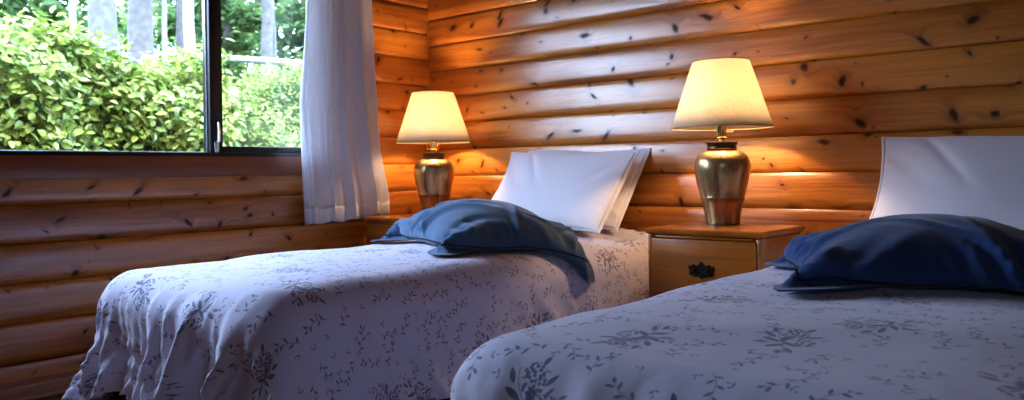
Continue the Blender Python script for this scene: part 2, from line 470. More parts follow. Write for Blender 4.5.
cas = wchild('casement_sash', [((XW - .03, MY1 - .02, .953), (XW + .012, MY1 + .006, WZ1 - .05)), ((XW - .03, WY1 - .09, .953), (XW + .012, WY1 - .05, WZ1 - .05)),
                               ((XW - .03, MY1 - .02, .953), (XW + .012, WY1 - .05, .985)), ((XW - .03, MY1 - .02, WZ1 - .09), (XW + .012, WY1 - .05, WZ1 - .05))], M['black'])
wchild('pane', [((XW - .02, WY0 + .045, .95), (XW - .014, MY0 + .005, WZ1 - .045))], M['glass'], bev=0)
wchild('pane', [((XW - .02, MY1, .98), (XW - .014, WY1 - .085, WZ1 - .085))], M['glass'], cas, bev=0)
bm = bmesh.new()
c0 = Vector((XW + .032 - XW, 1.935 - (WY0 + WY1) / 2, .955 - WZ0))
bx(bm, c0 + Vector((-.006, -.011, 0)), c0 + Vector((.008, .011, .05)), .003)
tube(bm, [c0 + Vector((.008, 0, .03)), c0 + Vector((.02, .004, .05)), c0 + Vector((.018, .006, .10)), c0 + Vector((.012, .006, .135))], [.006, .006, .0055, .004], 8)
from_bm('latch', bm, M['steel'], w1, angle=40)

w2 = tag(empty('fill_window', ((FX0 + FX1) / 2, YF, FZ0)), kind='structure')  # added out of view to let sky light onto the beds
o2 = ((FX0 + FX1) / 2, YF, FZ0)
wchild('window_frame', [((FX0, YF - .1, FZ0), (FX1, YF + .028, FZ0 + .05)), ((FX0, YF - .1, FZ1 - .05), (FX1, YF + .028, FZ1)), ((FX0, YF - .1, FZ0), (FX0 + .05, YF + .028, FZ1)), ((FX1 - .05, YF - .1, FZ0), (FX1, YF + .028, FZ1))], M['black'], w2, off=o2)
wchild('pane', [((FX0 + .045, YF - .02, FZ0 + .045), (FX1 - .045, YF - .014, FZ1 - .045))], M['glass'], w2, bev=0, off=o2)

# ------------------------------------------------------------------ cloth solver (position based, grid cloth)
def solve_pairs(X, W, sa, sb, rest, k):
    a, b = X[sa], X[sb]
    d = b - a
    L = np.sqrt((d * d).sum(-1)) + 1e-9
    wa, wb = W[sa], W[sb]
    s = (k * (L - rest) / L / (wa + wb + 1e-9))[..., None] * d
    X[sa] += s * wa[..., None]
    X[sb] -= s * wb[..., None]

def grid_constraints(shape):
    ny, nx = shape
    out = []
    def add(dy, dx, k, kind):
        ys = range(2) if dy else range(1)
        per_y = 2 * dy if dy else 1
        per_x = 2 * abs(dx) if dx else 1
        # colour so that no vertex occurs twice in one batch
        if dy:
            for o in range(2 * dy):
                if o >= dy: continue
            offs = [(o, per_y) for o in range(per_y)]
        else: offs = [(0, 1)]
        return out
    def sl(a, b, st): return slice(a, b, st)
    # horizontal, vertical
    for st in (0, 1):
        n = nx - 1 - st
        e = st + 2 * ((n + 1) // 2)
        out.append(((slice(None), sl(st, e, 2)), (slice(None), sl(st + 1, e + 1, 2)), 'x'))
        n = ny - 1 - st
        e = st + 2 * ((n + 1) // 2)
        out.append(((sl(st, e, 2), slice(None)), (sl(st + 1, e + 1, 2), slice(None)), 'y'))
    for st in (0, 1):
        n = ny - 1 - st
        e = st + 2 * ((n + 1) // 2)
        out.append(((sl(st, e, 2), slice(0, nx - 1)), (sl(st + 1, e + 1, 2), slice(1, nx)), 'd'))
        out.append(((sl(st, e, 2), slice(1, nx)), (sl(st + 1, e + 1, 2), slice(0, nx - 1)), 'd'))
    for st in (0, 1, 2, 3):
        def count(n):
            idx = [i for i in range(st, n - 2, 4)]
            if st >= 4: return None
            return idx
        for ax, n in (('x', nx), ('y', ny)):
            idx = np.array([i for i in range(st, n - 2, 4)])
            if len(idx) == 0: continue
            if ax == 'x': out.append(((slice(None), idx), (slice(None), idx + 2), 'bx'))
            else: out.append(((idx, slice(None)), (idx + 2, slice(None)), 'by'))
    return out

def rests(cons, R):
    return [np.sqrt(((R[a] - R[b]) ** 2).sum(-1)) for a, b, _ in cons]

def rbox(P, c, h, r):
    """signed distance and outward normal of a rounded box"""
    q = P - c
    s = np.sign(q); s[s == 0] = 1
    e = np.abs(q) - (h - r)
    m = np.maximum(e, 0)
    L = np.sqrt((m * m).sum(-1))
    inside = e.max(-1)
    d = np.where(L > 1e-9, L, np.minimum(inside, 0)) - r
    n = m / (L[..., None] + 1e-9)
    ax = np.argmax(e, -1)
    n2 = np.eye(3)[ax]
    n = np.where((L > 1e-9)[..., None], n, n2) * s
    return d, n

FOOT, HEAD, HW, TOPZ = 1.08, 3.19, .495, .535
BC = np.array([0, (FOOT + HEAD) / 2, TOPZ / 2]); BH = np.array([HW, (HEAD - FOOT) / 2, TOPZ / 2])
def crown(x, y):
    c = .022 * np.clip(1 - (x / HW) ** 2, 0, 1) * np.clip((y - FOOT) / .5, 0, 1)
    return c
def bed_push(P, prev, off, fr=.6, use_crown=False):
    Q = P.copy()
    if use_crown: Q[..., 2] -= crown(P[..., 0], P[..., 1])
    d, n = rbox(Q, BC, BH, .105)
    pen = off - d
    hit = pen > 0
    P += np.where(hit, pen, 0)[..., None] * n
    mv = P - prev
    t = mv - (mv * n).sum(-1, keepdims=True) * n
    P -= np.where(hit, fr, 0)[..., None] * t

def smooth_up(G, k=2):
    """Catmull-Rom style refinement of a grid"""
    for _ in range(k):
        for ax in (0, 1):
            G = np.moveaxis(G, ax, 0)
            n = G.shape[0]
            E = np.concatenate([2 * G[:1] - G[1:2], G, 2 * G[-1:] - G[-2:-1]])
            mid = (-E[:-3] + 9 * E[1:-2] + 9 * E[2:-1] - E[3:]) / 16
            O = np.empty((2 * n - 1,) + G.shape[1:])
            O[0::2] = G; O[1::2] = mid
            G = np.moveaxis(O, 0, ax)
    return G

def grid_faces(ny, nx, base=0, flip=False):
    i = np.arange(ny * nx).reshape(ny, nx) + base
    f = np.stack([i[:-1, :-1], i[:-1, 1:], i[1:, 1:], i[1:, :-1]], -1).reshape(-1, 4)
    return f[:, ::-1] if flip else f

def sim_duvet():
    h = .021
    wx, y0, y1 = .745, FOOT - .235, HEAD - .02
    nx = int(2 * wx / h) + 1; ny = int((y1 - y0) / h) + 1
    gx = np.linspace(-wx, wx, nx); gy = np.linspace(y0, y1, ny)
    GX, GY = np.meshgrid(gx, gy)
    # the two corners at the foot are cut round
    rc = .40
    for sg in (-1, 1):
        a = (sg * GX - (wx - rc)) / rc; b = ((y0 + rc) - GY) / rc
        q = (a > 0) & (b > 0)
        a2 = a * np.sqrt(np.clip(1 - b * b / 2, 0, 1)); b2 = b * np.sqrt(np.clip(1 - a * a / 2, 0, 1))
        GX = np.where(q, sg * (wx - rc + rc * a2), GX); GY = np.where(q, y0 + rc - rc * b2, GY)
    R = np.stack([GX, GY, np.zeros_like(GX)], -1)
    # a little spare cloth around the hanging edges so that it falls in folds
    X = R.copy()
    r = np.random.default_rng(3)
    X[..., 2] = TOPZ + .03 + .004 * r.standard_normal((ny, nx))
    X[..., 0] += .03 * np.sin(GY * 23) * np.clip((np.abs(GX) - .5) / .3, 0, 1)
    cons = grid_constraints((ny, nx)); rest = rests(cons, R)
    ease = 1 + .14 * np.clip((FOOT + .12 - GY) / .3, 0, 1)
    easy = 1 + .05 * np.clip((np.abs(GX) - HW) / .25, 0, 1)
    for i, (a, b, kd) in enumerate(cons):
        if kd == 'x': rest[i] = rest[i] * ease[a]
        if kd == 'y': rest[i] = rest[i] * easy[a]
    W = np.ones((ny, nx)); W[-1] = 0
    V = np.zeros_like(X); dt = 1 / 50
    for step in range(150):
        V[..., 2] -= 9.8 * dt
        V *= .965
        prev = X.copy()
        X = X + V * dt * W[..., None]
        for it in range(9):
            for (a, b, kd), L in zip(cons, rest):
                solve_pairs(X, W, a, b, L, 1. if kd in 'xy' else (.45 if kd == 'd' else .12))
            bed_push(X, prev, .012, .25)
        np.maximum(X[..., 2], .02, out=X[..., 2])
        V = (X - prev) / dt
        sp = np.sqrt((V * V).sum(-1, keepdims=True)); V *= np.minimum(1, 2.5 / (sp + 1e-9))
    X[..., 2] += crown(X[..., 0], X[..., 1]) * np.clip((X[..., 2] - .3) / .2, 0, 1)
    # the foot kicks outwards and hangs in irregular pleats, the long sides in shallow slanting drags
    x, y, z = X[..., 0].copy(), X[..., 1].copy(), X[..., 2].copy()
    sm = lambda t: np.clip(t, 0, 1) ** 2 * (3 - 2 * np.clip(t, 0, 1))
    foot = sm((FOOT + .10 - y) / .12)
    drop = np.clip(TOPZ - .03 - z, 0, .5)
    q = x + .30 * drop * (x + .1) + .02 * np.sin(9 * x + 2)
    rid = lambda p: 1 - np.abs(np.sin(p)) ** .7
    pl = rid(q * 17 + .6) * (.6 + .4 * np.sin(q * 7)) + .55 * rid(q * 31 + 1.9) * (.5 + .5 * np.sin(q * 11 + 1)) + .3 * rid(q * 57 + 14 * drop)
    X[..., 1] -= foot * (.10 * drop + (.105 * sm(drop / .26) + .014) * (pl - .6))
    side = sm((np.abs(x) - HW + .03) / .05) * sm((y - FOOT - .02) / .15)
    sq = y + .75 * z
    sp = rid(sq * 11 + np.sign(x)) * (.5 + .5 * np.sin(sq * 5.3 + 1)) + .6 * rid(sq * 23 + 2) * (.5 + .5 * np.sin(sq * 8.1))
    X[..., 0] += np.sign(x) * side * (.05 * drop + .028 * sm(drop / .3) * (sp - .45))
    cw = foot * sm((np.abs(x) - .12) / .28)
    low = np.clip(.43 - X[..., 2], 0, None)
    X[..., 2] += low * .27 * cw
    lim = np.where(y > 2.2, HW + .03, 9.)
    X[..., 0] = np.clip(X[..., 0], -lim, lim)
    # soft creases over the top
    top = sm((z - TOPZ + .08) / .07)
    a1 = x * 5 + 1.1 * np.sin(y * 4.1); a2 = y * 6.3 - x * 4 + .9 * np.sin(x * 7)
    X[..., 2] += top * (.006 * np.sin(a1 * 1.7) * np.sin(a2) + .0045 * rid(a2 * 1.4 + a1) * np.sin(a1 + 1))
    return X, R

def duvet_mesh(name, X, R, mirror, mat, bedx, bedy=0.):
    G = smooth_up(np.concatenate([X, R[..., :2]], -1), 1)
    ny, nx = G.shape[:2]
    P = G[..., :3].reshape(-1, 3).copy(); UV = G[..., 3:].reshape(-1, 2).copy()
    if mirror: P[:, 0] *= -1
    P[:, 0] += bedx; P[:, 1] += bedy * np.clip((HEAD - .4 - P[:, 1]) / 1.2, 0, 1)
    f = grid_faces(ny, nx, 0, mirror)
    o = from_data(name, P, f, mat, uv=UV)
    s = o.modifiers.new('thickness', 'SOLIDIFY'); s.thickness = .008; s.offset = -1
    s2 = o.modifiers.new('smooth', 'SUBSURF'); s2.levels = 1; s2.render_levels = 1
    return o

def sim_pillow(Lx, Ly, fl, thick, seed, place=None, push=None, steps=110, grav=4., h=.0165, extra=.0):
    """two sheets sewn together `fl` metres inside the rim; place(P) puts the flat start into the world"""
    nx = int(Lx / h) + 1; ny = int(Ly / h) + 1
    k = max(1, int(round(fl / h)))
    gx = np.linspace(-Lx / 2, Lx / 2, nx); gy = np.linspace(-Ly / 2, Ly / 2, ny)
    GX, GY = np.meshgrid(gx, gy)
    R = np.stack([GX, GY, 0 * GX], -1)
    cons = grid_constraints((ny, nx)); rest = rests(cons, R)
    W = np.ones((ny, nx))
    inner = np.zeros((ny, nx), bool); inner[k + 1:-k - 1, k + 1:-k - 1] = True
    ring = ~inner
    r = np.random.default_rng(seed)
    # smooth lumpy pressure so that no two pillows are alike
    lump = 1 + .35 * np.sin(GX * 9 + r.uniform(0, 6)) * np.sin(GY * 8 + r.uniform(0, 6))
    T = R * .92; Bt = R * .92
    T[..., 2] += .006 * np.sin(GX * 31 + r.uniform(0, 6) + 4 * np.sin(GY * 9)); Bt[..., 2] = T[..., 2]
    T[inner, 2] += .02 + .006 * r.standard_normal(inner.sum()); Bt[inner, 2] -= .01
    if place is not None: T = place(T); Bt = place(Bt)
    vT = np.zeros_like(T); vB = np.zeros_like(Bt); dt = 1 / 50
    area = (Lx - 2 * fl) * (Ly - 2 * fl)
    Vt = thick * area * .62
    up = np.array([0, 0, 1.])
    def normals(G):
        dx = np.gradient(G, axis=1); dy = np.gradient(G, axis=0)
        n = np.cross(dx, dy); return n / (np.sqrt((n * n).sum(-1, keepdims=True)) + 1e-9)
    for step in range(steps):
        nT = normals(T); nB = normals(Bt)
        vol = (((T - Bt) * (nT + nB) / 2).sum(-1) * inner).sum() * (Lx / (nx - 1)) * (Ly / (ny - 1))
        p = np.clip((Vt - vol) / Vt, 0, 1) * 260 + 14 * (vol < Vt)
        gr = (np.where(inner, grav, 3. * grav + 1e-9))[..., None] * up
        vT += (nT * (p * lump * inner)[..., None] - gr) * dt
        vB += (-nB * (p * inner)[..., None] - gr) * dt
        pT, pB = T.copy(), Bt.copy()
        T = T + vT * dt; Bt = Bt + vB * dt
        for it in range(7):
            for X in (T, Bt):
                for (a, b, kd), L in zip(cons, rest):
                    solve_pairs(X, W, a, b, L, 1. if kd in 'xy' else (.5 if kd == 'd' else .10))
            mid = (T[ring] + Bt[ring]) / 2
            T[ring] = mid; Bt[ring] = mid
            # keep the sheets apart
            g = ((T - Bt) * nT).sum(-1)
            c = np.where(inner & (g < .004), (.004 - g) / 2, 0)[..., None] * nT
            T += c; Bt -= c
            if push is not None:
                push(Bt, pB); push(T, pT)
        vT = (T - pT) / dt * .93; vB = (Bt - pB) / dt * .93
        for v in (vT, vB):
            s = np.sqrt((v * v).sum(-1, keepdims=True)); v *= np.minimum(1, 1.5 / (s + 1e-9))
    return T, Bt, R, k

def pillow_object(name, T, Bt, R, k, mat, loc, post=None, edge='flange_border', th=.0022, seam=None):
    """body (both sheets) with the flange as a child part; meshes are stored relative to loc"""
    loc = np.array(loc)
    nT = np.cross(np.gradient(T, axis=1), np.gradient(T, axis=0)); nT /= np.sqrt((nT * nT).sum(-1, keepdims=True)) + 1e-9
    ny, nx = T.shape[:2]
    a = T + nT * th; b = Bt - nT * th
    # the sewn line pulls in
    if post is not None: a, b = post(a), post(b)
    def refine(G): return smooth_up(G, 1)
    A = refine(np.concatenate([a, R[..., :2]], -1)); Bq = refine(np.concatenate([b, R[..., :2]], -1))
    NY, NX = A.shape[:2]; K = 2 * k
    def build(keep_mask, nm, parent, rim_outer):
        idx = -np.ones((2, NY, NX), int); V = []; UV = []; F = []
        for s, G in ((0, A), (1, Bq)):
            for fy in range(NY - 1):
                for fx in range(NX - 1):
                    if not keep_mask(fy, fx): continue
                    q = []
                    for (yy, xx) in ((fy, fx), (fy, fx + 1), (fy + 1, fx + 1), (fy + 1, fx)):
                        if idx[s, yy, xx] < 0:
                            idx[s, yy, xx] = len(V); V.append(G[yy, xx, :3] - loc); UV.append(G[yy, xx, 3:])
                        q.append(idx[s, yy, xx])
                    F.append(q if s == 0 else q[::-1])
        def stitch(lo, hy, hx, flip):
            loop = [(lo, x) for x in range(lo, hx)] + [(y, hx) for y in range(lo, hy)] + [(hy, x) for x in range(hx, lo, -1)] + [(y, lo) for y in range(hy, lo, -1)]
            for (p, q) in zip(loop, loop[1:] + loop[:1]):
                f = [idx[0][p], idx[1][p], idx[1][q], idx[0][q]]
                F.append(f[::-1] if flip else f)
        if rim_outer:
            stitch(0, NY - 1, NX - 1, False); stitch(K, NY - 1 - K, NX - 1 - K, True)
        else:
            stitch(K, NY - 1 - K, NX - 1 - K, False)
        o = from_data(nm, V, F, mat, parent, uv=UV)
        s2 = o.modifiers.new('smooth', 'SUBSURF'); s2.levels = 1; s2.render_levels = 1
        return o
    inside = lambda y, x: K <= y < NY - 1 - K and K <= x < NX - 1 - K
    body = build(inside, name, None, False)
    body.location = loc
    build(lambda y, x: not inside(y, x), edge, body, True)
    if seam is not None:
        lo, hy, hx = K, NY - 1 - K, NX - 1 - K
        loop = [(lo, x) for x in range(lo, hx)] + [(y, hx) for y in range(lo, hy)] + [(hy, x) for x in range(hx, lo, -1)] + [(y, lo) for y in range(hy, lo, -1)]
        bm = bmesh.new(); tube(bm, [A[p][:3] - loc for p in loop + loop[:1]], .0028, 6)
        from_bm('seam_piping', bm, seam, body, smooth=True)
    return body

# ------------------------------------------------------------------ beds
BED1, BED2 = -2.255, -.575
def make_bed(name, cx, label, dy):
    b = empty(name, (cx, (FOOT + HEAD + dy) / 2, 0), label=label, cat='bed')
    hx, hy = HW - .03, (HEAD - FOOT - dy) / 2 - .03
    def pc(nm, lo, hi, mat, bev, seg=4): return box_obj(nm, lo, hi, mat, b, bev, seg)
    pc('mattress', (-hx, -hy, .315), (hx, hy, TOPZ - .004), M['mattress'], .08, 6)
    pc('bed_base', (-hx + .01, -hy + .01, .11), (hx - .01, hy - .01, .313), M['navy'], .02)
    for sx in (-1, 1):
        for sy in (-1, 1):
            bm = bmesh.new(); lathe(bm, [(.02, FLZ), (.025, .05), (.03, .109)], 14, (sx * (hx - .08), sy * (hy - .08), 0))
            from_bm('leg', bm, M['bedleg'], b, angle=40)
    return b
make_bed('twin_bed', BED1, 'twin bed under the window side duvet, on a low dark navy base', .05)
make_bed('twin_bed', BED2, 'twin bed nearest the camera, its base hidden by the floral duvet', -.05)

DX, DR = sim_duvet()
tag(duvet_mesh('floral_duvet', DX, DR, False, M['duvet_a'], BED1, .05), 'white floral printed duvet on the bed beside the window, hanging in folds at the foot', 'duvet', 'floral duvets')
tag(duvet_mesh('floral_duvet', DX, DR, True, M['duvet_b'], BED2, -.05), 'white floral printed duvet on the bed in the foreground, under the bright indigo pillow', 'duvet', 'floral duvets')

def sham(name, bedx, cx, cy, ang, seed, mat, label, size=1., fill=.098):
    ca, sa = math.cos(ang), math.sin(ang)
    def place(P):
        Q = P.copy()
        Q[..., 0] = (cx - bedx) + P[..., 0] * ca - P[..., 1] * sa
        Q[..., 1] = cy + P[..., 0] * sa + P[..., 1] * ca
        Q[..., 2] = TOPZ + .10 + P[..., 2]
        return Q
    def push(P, prev): bed_push(P, prev, .026, .35, True)
    T, Bt, R, k = sim_pillow(.85 * size, .73 * size, .062, fill, seed, place, push, steps=140, grav=.9)
    # folds and drags in the loosely filled cover
    g = np.random.default_rng(seed + 100)
    n = np.cross(np.gradient(T, axis=1), np.gradient(T, axis=0)); n /= np.sqrt((n * n).sum(-1, keepdims=True)) + 1e-9
    px, py = R[..., 0], R[..., 1]
    fade = np.clip((.425 * size - .055 - np.abs(px)) / .05, 0, 1) * np.clip((.365 * size - .055 - np.abs(py)) / .05, 0, 1)
    hgt = np.zeros_like(px)
    for i in range(26):
        side = i % 4
        c0 = [(-.36, g.uniform(-.3, .3)), (g.uniform(-.36, .36), -.3), (.36, g.uniform(-.3, .3)), (g.uniform(-.36, .36), .3)][side]
        a = math.atan2(-c0[1], -c0[0]) + g.normal(0, .45)
        L = g.uniform(.12, .38); wd = g.uniform(.008, .020); A = wd * g.uniform(.5, 1.15)
        ax = (px - c0[0]) * math.cos(a) + (py - c0[1]) * math.sin(a); ay = -(px - c0[0]) * math.sin(a) + (py - c0[1]) * math.cos(a)
        ay = ay + .9 * g.normal(0, 1) * ax * ax
        w2 = wd * (.6 + 1.3 * np.clip(ax / L, 0, 1))
        hgt += A * np.exp(-(ay / w2) ** 2) * np.clip(ax / .04 + .6, 0, 1) * np.clip((L - ax) / (.6 * L), 0, 1) * (1 - .55 * np.exp(-((ay - 1.7 * w2) / w2) ** 2)) - .5 * A * np.exp(-((ay - 1.9 * w2) / w2) ** 2) * np.clip(ax / .04 + .6, 0, 1) * np.clip((L - ax) / (.6 * L), 0, 1)
    T = T + n * (hgt * fade)[..., None]
    T[..., 0] += bedx; Bt[..., 0] += bedx
    o = pillow_object(name, T, Bt, R, k, mat, (cx, cy, TOPZ + .03), seam=M['seam'])
    return tag(o, label, 'pillow', 'blue pillows')
sham('blue_pillow', BED1, -2.165, 2.385, math.radians(-25), 11, M['denim'], 'slate blue flanged pillow lying crooked on the bed beside the window', 1.06, .112)
sham('blue_pillow', BED2, -.50, 2.19, math.radians(26), 5, M['denim_b'], 'indigo blue flanged pillow lying flat on the foreground bed')

def plump(Lx, Ly, T, seed, nx=57, ny=39):
    u, v = np.meshgrid(np.linspace(-1, 1, nx), np.linspace(-1, 1, ny))
    r = np.random.default_rng(seed); ph = r.uniform(0, 6, 8)
    x = Lx / 2 * u * (1 - .06 * (1 - v ** 2)); y = Ly / 2 * v * (1 - .07 * (1 - u ** 2))
    h = T / 2 * np.clip((1 - u ** 2) * (1 - v ** 2), 0, 1) ** .56
    edge = np.clip((1 - u ** 2) * (1 - v ** 2), 0, 1)
    h *= 1 + .10 * np.sin(2.2 * u + ph[0]) * np.sin(1.9 * v + ph[1])
    # tucks running in from the rim and the corners
    ang = np.arctan2(v, u)
    puck = np.exp(-((np.sqrt(edge) - .28) / .22) ** 2) * (np.sin(19 * ang + 2 * np.sin(3 * ang + ph[2])) + .6 * np.sin(33 * ang + ph[3]))
    drag = np.exp(-((u + v * .55 + .55) / .10) ** 2) + .8 * np.exp(-((u + v * .4 + .2) / .07) ** 2) + .6 * np.exp(-((u - .5 * v - .5) / .09) ** 2)
    up = np.clip(v + .2, 0, 1)
    R = np.stack([Lx / 2 * u, Ly / 2 * v, 0 * u], -1)
    top = np.stack([x, y, h + edge ** .5 * (.0030 * puck - .018 * drag * up) + .004 * np.sin(5 * u + ph[4])], -1)
    bot = np.stack([x, y, -h * .9 - edge ** .5 * .003 * puck + .004 * np.sin(5 * u + ph[4])], -1)
    return top, bot, R, 1
PT, PB, PR, PK = plump(.76, .468, .145, 21)
PT2, PB2, PR2, PK2 = plump(.76, .458, .12, 34)
PT3, PB3, PR3, PK3 = plump(.78, .49, .15, 55)
def white_pillow(src, x, yb, zb, lean, yaw, roll, label, flip=False):
    T, Bt, R, k = src
    hgt = .25
    cl, sl_ = math.cos(lean), math.sin(lean)
    cy, sy = math.cos(yaw), math.sin(yaw)
    cr, sr = math.cos(roll), math.sin(roll)
    def post(P):
        px, py, pz = (-P[..., 0] if flip else P[..., 0]), P[..., 1], P[..., 2]
        if flip: pz = -pz
        px, py = px * cr - py * sr, px * sr + py * cr
        v = py + hgt
        pz = pz + .03 * ((v / (2 * hgt)) - .5) ** 2 * 4 - .02      # sags back in the middle
        # local: px across, v up the pillow, pz outwards (towards the foot)
        X = px
        Y = v * cl - pz * sl_
        Z = v * sl_ + pz * cl
        Q = np.empty_like(P)
        Q[..., 0] = x + X * cy + Y * sy
        Q[..., 1] = yb + Y * cy - X * sy
        Q[..., 2] = zb + Z
        return Q
    o = pillow_object('white_pillow', T, Bt, R, k, M['white'], (x, yb, zb), post, 'pillowcase_hem')
    return tag(o, label, 'pillow', 'white pillows')
white_pillow((PT, PB, PR, PK), -2.285, 2.825, .573, math.radians(49), 0, math.radians(-1.4), 'white pillow leaning in front of another behind the slate blue pillow')
white_pillow((PT2, PB2, PR2, PK2), -2.315, 3.012, .569, math.radians(54), 0, math.radians(-2.), 'white pillow mostly hidden behind another, only its warm lit right edge showing', True)
white_pillow((PT3, PB3, PR3, PK3), -.53, 2.95, .565, math.radians(52), 0, math.radians(-.5), 'white pillow in shade leaning on the wall behind the indigo pillow')

# ------------------------------------------------------------------ nightstands
def make_nightstand(label, loc):
    n = empty('nightstand', loc, label=label, cat='nightstand', group='oak nightstands')
    w, d, H = .468, .39, .63
    hw, hd = w / 2, d / 2
    # top: moulded slab with an ogee front lip that dips between shallow scallops
    pts = []
    K = 40
    def lip(t):
        return .007 * (math.cos(2 * PI * (t - .5) * 2) if abs(t - .5) < .34 else math.cos(2 * PI * .34 * 2)) * .8
    outline = [(-hw + w * i / K, -hd - .0 - lip(i / K)) for i in range(K + 1)] + [(hw, hd), (-hw, hd)]
    bm = bmesh.new()
    lay = []
    for z, ins in ((H - .026, .014), (H - .02, .005), (H - .012, .0), (H - .004, .0), (H, .004)):
        lay.append([bm.verts.new((max(-hw + ins, min(hw - ins, x)), y + (ins if y < 0 else -ins if y > 0 else 0), z)) for x, y in outline])
    m = len(outline)
    for a, b in zip(lay, lay[1:]):
        for i in range(m): bm.faces.new((a[i], a[(i + 1) % m], b[(i + 1) % m], b[i]))
    bm.faces.new(lay[-1]); bm.faces.new(lay[0][::-1])
    from_bm('top', bm, M['oak_x'], n, angle=35)
    bw, bd = hw - .012, hd - .014
    bm = bmesh.new()
    bx(bm, (-bw, -bd, .06), (-bw + .02, bd, H - .027), .002); bx(bm, (bw - .02, -bd, .06), (bw, bd, H - .027), .002)
    bx(bm, (-bw + .02, bd - .012, .06), (bw - .02, bd, H - .027))
    bx(bm, (-bw + .02, -bd + .004, .06), (bw - .02, bd - .012, .08))
    bx(bm, (-bw + .02, -bd + .02, .08), (bw - .02, bd - .012, H - .03))
    from_bm('case', bm, M['oak_y'], n, angle=40)
    bm = bmesh.new()      # face frame with scalloped rail below the top
    bx(bm, (-bw, -bd - .004, .06), (-bw + .014, -bd + .004, H - .027), .0015)
    bx(bm, (bw - .014, -bd - .004, .06), (bw, -bd + .004, H - .027), .0015)
    bx(bm, (-bw + .03, -bd - .004, H - .034), (bw - .03, -bd + .004, H - .027), .0015)
    bx(bm, (-bw + .03, -bd - .004, .325), (bw - .03, -bd + .004, .345), .0015)
    bx(bm, (-bw + .03, -bd - .004, .06), (bw - .03, -bd + .004, .085), .0015)
    from_bm('face_frame', bm, M['oak_x'], n, angle=40)
    bm = bmesh.new(); bx(bm, (-bw - .008, -bd - .01, FLZ), (bw + .008, bd + .004, .06), .008, 3)
    from_bm('plinth', bm, M['oak_x'], n, angle=40)
    for z0, z1 in ((.349, H - .037), (.089, .321)):
        dr = empty('drawer', (0, -bd, (z0 + z1) / 2)); dr.parent = n
        zc = (z0 + z1) / 2
        bm = bmesh.new(); bx(bm, (-bw + .016, -.010, z0 - zc), (bw - .016, .012, z1 - zc), .005, 3)
        from_bm('drawer_front', bm, M['oak_x'], dr, angle=40)
        # batwing back plate with a bail pull
        half = [(0, .026), (.006, .020), (.013, .0135), (.018, .016), (.0235, .0185), (.030, .012), (.036, .015), (.0385, .008), (.034, .000), (.0375, -.008), (.031, -.0145), (.022, -.011), (.015, -.0165), (.008, -.013), (0, -.021)]
        ol = [(x * 1.35, z * 1.35) for x, z in half + [(-x, z) for x, z in half[-2:0:-1]]]
        bm = bmesh.new()
        zoff = .01
        f1 = [bm.verts.new((x, -.0102, z + zoff)) for x, z in ol]
        f2 = [bm.verts.new((x * .96, -.0145, z * .96 + zoff)) for x, z in ol]
        for i in range(len(ol)): bm.faces.new((f1[i], f1[(i + 1) % len(ol)], f2[(i + 1) % len(ol)], f2[i]))
        bm.faces.new(f2); bm.faces.new(f1[::-1])
        for s in (-1, 1):
            r = bmesh.ops.create_uvsphere(bm, u_segments=12, v_segments=8, radius=.0055)
            for v in r['verts']: v.co += Vector((s * .026, -.019, zoff + .004))
        tube(bm, [(-.026, -.021, zoff + .003), (-.027, -.024, zoff - .008), (-.018, -.026, zoff - .017), (0, -.027, zoff - .0135), (.018, -.026, zoff - .017), (.027, -.024, zoff - .008), (.026, -.021, zoff + .003)], [.0025, .003, .0035, .0042, .0035, .003, .0025], 8)
        from_bm('drawer_pull', bm, M['iron'], dr, angle=35)
    return n
NSY = 2.862
make_nightstand('honey oak nightstand standing between the two beds, dark batwing pull on its drawer', (-1.372, NSY, 0))
make_nightstand('oak nightstand tucked in the corner behind the curtain, mostly hidden', (-3.022, NSY, 0))

